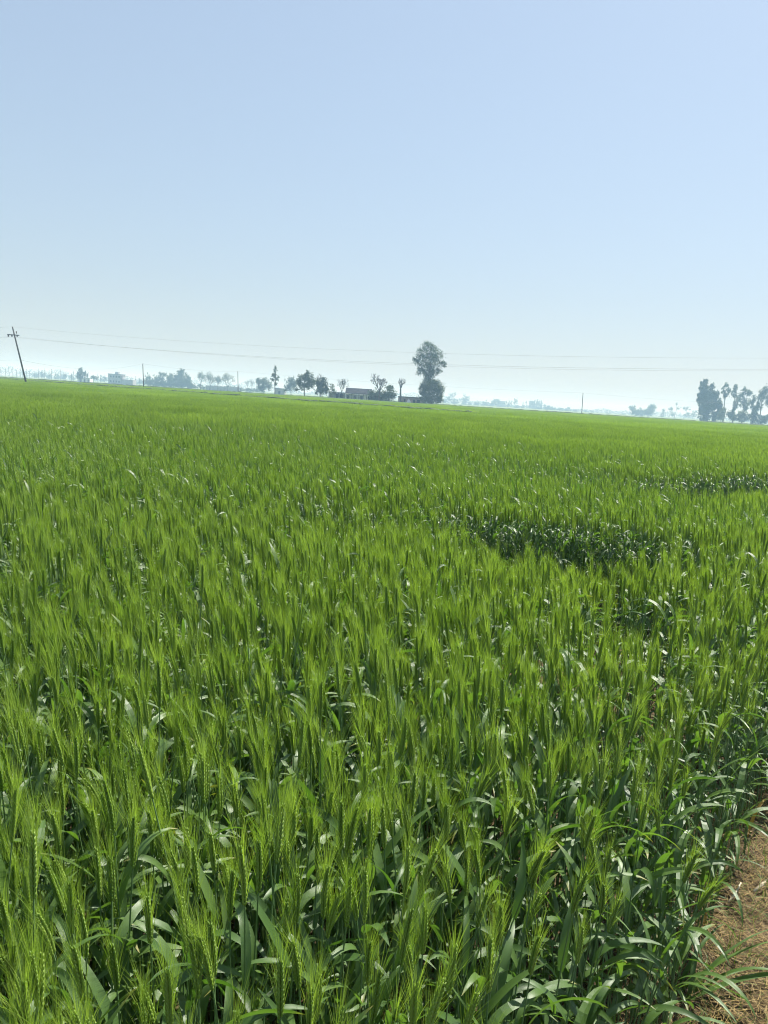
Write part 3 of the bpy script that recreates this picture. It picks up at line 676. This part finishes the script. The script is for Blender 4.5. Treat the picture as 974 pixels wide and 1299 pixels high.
# the grove on the right
GY = 330
dense = tree('dense_tree', 'tall dense blue green tree at the left end of the right hand grove', GY, 900, [(890, 486, 3, 3), (895, 484, 3, 3), (893, 492, 6, 6), (892, 502, 6, 9), (903, 490, 3, 4), (901, 499, 6, 8), (908, 501, 4, 8), (908, 511, 6, 9), (898, 514, 9, 12), (913, 517, 3, 9), (889, 516, 3, 11), (894, 528, 7, 7), (907, 528, 6, 7), (885, 507, 1.5, 3)], k=7.5, leaf=.6, fork=.15)
for lab, bx, bl in (('slender grove tree with a bare lower trunk, next to the dense tree', 920.5, [(921.5, 489, 3, 4), (917, 495, 3, 4), (924, 496, 3, 5), (920, 501, 4, 4)]),
                    ('slender grove tree, second right of the dense tree', 933, [(933, 492, 3.5, 4.5), (931, 500, 3.5, 6), (934, 510, 3.5, 7), (931, 519, 3, 6)]),
                    ('fuller grove tree, third right of the dense tree', 945, [(944, 494, 4.5, 4), (949, 499, 4.5, 6), (940, 504, 4, 7), (945, 513, 6, 8)]),
                    ('low leafy grove tree before the last leaning one', 957, [(957, 506, 3, 5), (953, 512, 4, 6), (957, 520, 5, 8)]),
                    ('leaning grove tree at the right edge of the photo', 966, [(971, 496, 6, 6), (966, 503, 5, 7), (975, 507, 5, 8), (963, 515, 4, 8)])):
    tree('grove_tree', lab, GY + rng.uniform(-8, 8), bx, bl, k=5, leaf=.5, bark=M_PALEBARK, group='slender trees of the right hand grove', fork=.3)
for lab, bx, bl, mt in (('olive bush between the dense tree and the slender grove trees', 917, [(917, 523, 5, 6), (914, 528, 5, 5)], M_OLIVELEAF), ('dark undergrowth bush under the second slender grove tree', 928, [(926, 527, 6, 6), (932, 530, 5, 5)], M_DARKLEAF),
                        ('wide undergrowth bush under the fuller grove tree', 943, [(941, 528, 7, 8), (948, 530, 6, 6)], M_OLIVELEAF), ('dark undergrowth bush under the leaning grove tree', 962, [(957, 529, 6, 9), (966, 532, 8, 6), (974, 531, 6, 6)], M_DARKLEAF)):
    tree('undergrowth_bush', lab, GY - 6, bx, bl, k=6, leaf=.5, mat=mt, group='undergrowth of the right hand grove')

# ------------------------------------------------------------------ buildings
def local(o, px, py, Y):  return at(px, py, Y) - o.location
def building(name, label, px, Y): return thing(name, label, 'building', base(px, 505, Y))
o = building('farm_shed', 'long open farm shed with a dark pitched roof and slab veranda', 442, 192)
def X(px): return (at(px, 502, 192)).x - o.location.x
b = MB(); b.box(X(417), -1.7, 2.28, X(466), .4, 2.43); link('veranda_slab', b.mesh('veranda_slab', [M_ROOF]), o)
b = MB(); x0, x1 = X(437.5), X(471)
b.add([(x0, .2, 2.35), (x1, .2, 2.35), (x1, 3.0, 3.75), (x0, 3.0, 3.75), (x1, 5.8, 2.35), (x0, 5.8, 2.35), (x0, .2, 2.25), (x1, .2, 2.25), (x1, 3.0, 3.65), (x0, 3.0, 3.65), (x1, 5.8, 2.25), (x0, 5.8, 2.25)],
      [(0, 1, 2, 3), (3, 2, 4, 5), (7, 6, 9, 8), (8, 9, 11, 10), (0, 6, 7, 1), (5, 4, 10, 11), (1, 7, 8, 2), (2, 8, 10, 4), (0, 3, 9, 6), (3, 5, 11, 9)])
link('roof', b.mesh('roof', [M_ROOF]), o)
b = MB(); b.box(x0 + .15, .5, 0, x1 - .15, .7, 2.2); w = link('wall', b.mesh('wall', [M_WHITEWALL]), o)
b = MB(); b.box(X(417.3), .2, 0, x0 + .1, .4, 2.25); link('wall', b.mesh('wall', [M_GREYWALL]), o)
for p in (417.6, 425.5, 429.5, 433.5, 446.5, 455.5, 461, 465.4):
    b = MB(); b.box(X(p) - .07, -1.6, 0, X(p) + .07, -1.46, 2.27); link('post', b.mesh('post', [M_DARKOPEN]), o)
for p, q in ((426, 429), (431, 434.5)):
    b = MB(); b.box(X(p), .08, 0, X(q), .19, 2.0); link('door', b.mesh('door', [M_DARKOPEN]), o)
for p in (441, 450, 458.5):
    b = MB(); b.box(X(p) - .3, .42, 0, X(p) + .3, .49, 1.9); link('door', b.mesh('door', [M_METAL]), o)
o = building('low_shed', 'low brick walled shed with a flat top left of the tallest tree', 524, 190)
def X(px): return (at(px, 508, 190)).x - o.location.x
b = MB(); b.box(X(505), 0, 0, X(538), 3.5, 2.25); link('wall', b.mesh('wall', [M_PINKWALL]), o)
b = MB(); b.box(X(504.5), -.25, 2.253, X(538.5), 3.7, 2.4); link('roof', b.mesh('roof', [M_ROOF]), o)
for p, q in ((523.6, 526.6), (528.5, 532.5), (512.3, 514.3)):
    b = MB(); b.box(X(p), -.06, 0, X(q), -.003, 1.75); link('door', b.mesh('door', [M_DARKOPEN]), o)  # dark slabs painted as the shade inside the open doorways
c = base(518.3, 508, 187); hp = MB(); ring = 12
V = []
for k, (zz, rr) in enumerate(((0, .75), (.5, .68), (1.0, .55), (1.5, .30), (1.72, .1))):
    for j in range(ring):
        q = 2 * pi * j / ring; f = rr * (1 + .12 * sin(3 * q + k)); V.append((f * cos(q), f * sin(q) * .9, zz))
F = [(k * ring + j, k * ring + (j + 1) % ring, (k + 1) * ring + (j + 1) % ring, (k + 1) * ring + j) for k in range(4) for j in range(ring)] + [tuple(range(4 * ring, 5 * ring))]
hp.add(V, F); tag(link('white_heap', hp.mesh('white_heap', [M_SHEETWHITE], True), loc=c), 'small white covered heap standing before the low brick shed', 'heap')
o = building('flat_house', 'hazy flat roofed two storey house among the far poplars', 148, 470)
def X(px): return (at(px, 484, 470)).x - o.location.x
b = MB(); b.box(X(137), 0, 0, X(153), 8, 6.0); link('wall', b.mesh('wall', [M_GREYWALL]), o)
b = MB(); b.box(X(153), .3, 0, X(168), 7, 3.2); link('wall', b.mesh('wall', [M_GREYWALL]), o)
b = MB(); b.box(X(136.6), -.3, 6.003, X(153.4), 8.3, 6.25); r_ = link('roof', b.mesh('roof', [M_ROOF]), o)
b = MB(); b.box(X(144.2), 2, 6.253, X(148), 5, 7.6); link('stair_tower', b.mesh('stair_tower', [M_GREYWALL]), r_)
b = MB(); b.box(X(153), -.4, 5.1, X(160), 4, 5.3); link('awning', b.mesh('awning', [M_ROOF]), o)
for p in (139.5, 143, 146.5, 150):
    for z in (1.0, 4.0):
        b = MB(); b.box(X(p), -.05, z, X(p) + .9, -.003, z + 1.2); link('window', b.mesh('window', [M_DARKOPEN]), o)
o = building('small_white_house', 'low whitish house under the lone round hazy tree', 106, 435)
def X(px): return (at(px, 481, 435)).x - o.location.x
b = MB(); b.box(X(98), 0, 0, X(114), 4, 2.3); link('wall', b.mesh('wall', [M_WHITEWALL]), o)
b = MB(); b.box(X(97.7), -.3, 2.303, X(114.3), 4.3, 2.5); link('roof', b.mesh('roof', [M_ROOF]), o)
for p in (101, 106, 111):
    b = MB(); b.box(X(p), -.05, 0, X(p) + 1, -.003, 1.8); link('door', b.mesh('door', [M_DARKOPEN]), o)
b = MB(); a0, a1 = base(262, 492, 435), base(303, 495, 435); b.box(a0.x, 435, 0, a1.x, 435.4, 2.6)
for t in np.linspace(0, 1, 8): b.box(a0.x + (a1.x - a0.x) * t - .3, 434.8, 0, a0.x + (a1.x - a0.x) * t + .3, 434.997, 2.8)
tag(link('long_wall', b.mesh('long_wall', [M_GREYWALL])), 'long low grey boundary wall beneath the half bare trees', 'wall')
o = building('pale_hut', 'small pale hut behind the slender tall tree', 355, 340)
def X(px): return (at(px, 496, 340)).x - o.location.x
b = MB(); b.box(X(348), 0, 0, X(361), 4, 2.9); link('wall', b.mesh('wall', [M_GREYWALL]), o)
b = MB(); b.box(X(347.5), -.4, 2.903, X(361.5), 4.4, 3.15); link('roof', b.mesh('roof', [M_ROOF]), o)
b = MB(); b.box(X(353), -.05, 0, X(355.5), -.003, 2.0); link('door', b.mesh('door', [M_DARKOPEN]), o)
o = building('far_block_house', 'pale blue flat topped building in the far hazy tree line', 636, 900)
def X(px): return (at(px, 514, 900)).x - o.location.x
b = MB(); b.box(X(631), 0, 0, X(640.5), 10, 6.6); link('wall', b.mesh('wall', [M_GREYWALL]), o)
b = MB(); b.box(X(630.6), -.4, 6.603, X(640.9), 10.4, 6.9); link('roof', b.mesh('roof', [M_ROOF]), o)
for p in (632.2, 634.6, 637, 639):
    b = MB(); b.box(X(p), -.05, 3.6, X(p) + 1.1, -.003, 5); link('window', b.mesh('window', [M_DARKOPEN]), o)

# ------------------------------------------------------------------ poles and wires
def pole(name, label, top, bot, Y, r0, r1):
    T = at(*top, Y); Bm = at(*bot, Y); d = (T - Bm); s = Bm.z / d.z
    B = Bm - d * s; o = thing(name, label, 'pole', B)
    b = MB(); b.tube([(0, 0, -.1), (T - B) * .5, T - B], [r0, (r0 + r1) / 2, r1], 8, 0, True); link('shaft', b.mesh('shaft', [M_CONC], True), o)
    return o, B, T
LP, LB, LT = pole('power_pole', 'leaning dark power pole with a crossarm at the left edge of the field', (15.6, 414.5), (33, 485), 95, .12, .085)
arm0, arm1 = at(9.2, 424.4, 94.85), at(24.3, 424.4, 94.85)
b = MB(); a0, a1 = arm0 - LB, arm1 - LB; b.box(a0.x, a0.y - .05, a0.z - .055, a1.x, a0.y + .05, a0.z + .055)
arm = link('crossarm', b.mesh('crossarm', [M_METAL]), LP)
ins = []
for px in (10.4, 15.0, 21.6):
    p = at(px, 424.4, 94.85) - LB; b = MB()
    b.tube([p + Vector((0, 0, z)) for z in (-.26, -.2, -.14, -.09, -.05)], [.06, .1, .07, .1, .04], 8, 0, True); link('insulator', b.mesh('insulator', [M_INSUL], True), arm); ins.append(p + LB + Vector((0, 0, -.26)))
p = at(20.6, 424.4, 94.85) - LB; b = MB(); b.tube([p + Vector((0, 0, z)) for z in (.05, .2, .3, .42)], [.03, .03, .08, .04], 8, 0, True); link('pin_insulator', b.mesh('pin_insulator', [M_INSUL], True), arm)
_, B2, T2 = pole('service_pole', 'thin upright pole standing in front of the left hazy trees', (181, 461.3), (182, 491), 150, .1, .075)
_, B3, T3 = pole('service_pole', 'short thin pole beside the right end of the low wall', (301.5, 471), (302, 497), 190, .1, .075)
_, B4, T4 = pole('service_pole', 'lone thin pole far right of the tallest tree', (739.5, 498.5), (737.6, 528), 190, .1, .075)
def span(b, a, c, sag, r, n=26):
    b.tube([a.lerp(c, t) - Vector((0, 0, 4 * sag * t * (1 - t))) for t in np.linspace(0, 1, n)], [r] * n, 5)
far_top = Vector((44, 63, 7.75))
dirn = (far_top - LT)
def wire(label, a, c, sag, left, r=.0075):
    b = MB(); span(b, a, c, sag, r); span(b, a, left, sag, r)
    tag(link('power_wire', b.mesh('power_wire', [M_WIRE])), label, 'wire', 'wires from the leaning pole')
L_off = Vector((-62, 25, 0))
wire('topmost thin wire running from the leaning pole across the sky', LT, far_top, 1.25, LT + L_off, .006)
wire('lower wire from the left end of the leaning crossarm across the sky', ins[0], far_top + Vector((-.6, -.3, -.95)), 1.3, ins[0] + L_off)
wire('lower wire from the right end of the leaning crossarm across the sky', ins[2], far_top + Vector((.4, .2, -.95)), 1.45, ins[2] + L_off, .006)
mid = LB.lerp(LT, .47)
b = MB(); span(b, mid, T2, 1.1, .010); span(b, mid, mid + L_off, .8, .008); tag(link('service_wire', b.mesh('service_wire', [M_WIRE])), 'low sagging wire between the leaning pole and the thin left pole', 'wire')
b = MB(); span(b, T2, T3, .5, .011); tag(link('service_wire', b.mesh('service_wire', [M_WIRE])), 'faint wire between the thin left pole and the short pole by the wall', 'wire')
b = MB(); span(b, T3, T4, .6, .011); span(b, T4, T4 + Vector((60, 0, .2)), .5, .011); tag(link('service_wire', b.mesh('service_wire', [M_WIRE])), 'faint low wire passing over the lone thin pole on the right', 'wire')

# ------------------------------------------------------------------ haze
b = MB(); b.box(-2550, -450, -1.0, 2550, 2550, 26)
mz = bpy.data.materials.new('haze_air'); mz.use_nodes = True; N = mz.node_tree.nodes; N.remove(N['Principled BSDF'])
pv = N.new('ShaderNodeVolumePrincipled'); pv.inputs['Color'].default_value = (0.42, 0.66, 0.9, 1); pv.inputs['Absorption Color'].default_value = (0.75, 0.5, 0.1, 1); pv.inputs['Density'].default_value = 0.00125; pv.inputs['Anisotropy'].default_value = 0.0
mz.node_tree.links.new(pv.outputs[0], N['Material Output'].inputs['Volume'])
mz.cycles.homogeneous_volume = True
hz = tag(link('haze', b.mesh('haze', [mz])), 'thin pale haze filling the air over the fields', 'haze', kind='stuff')
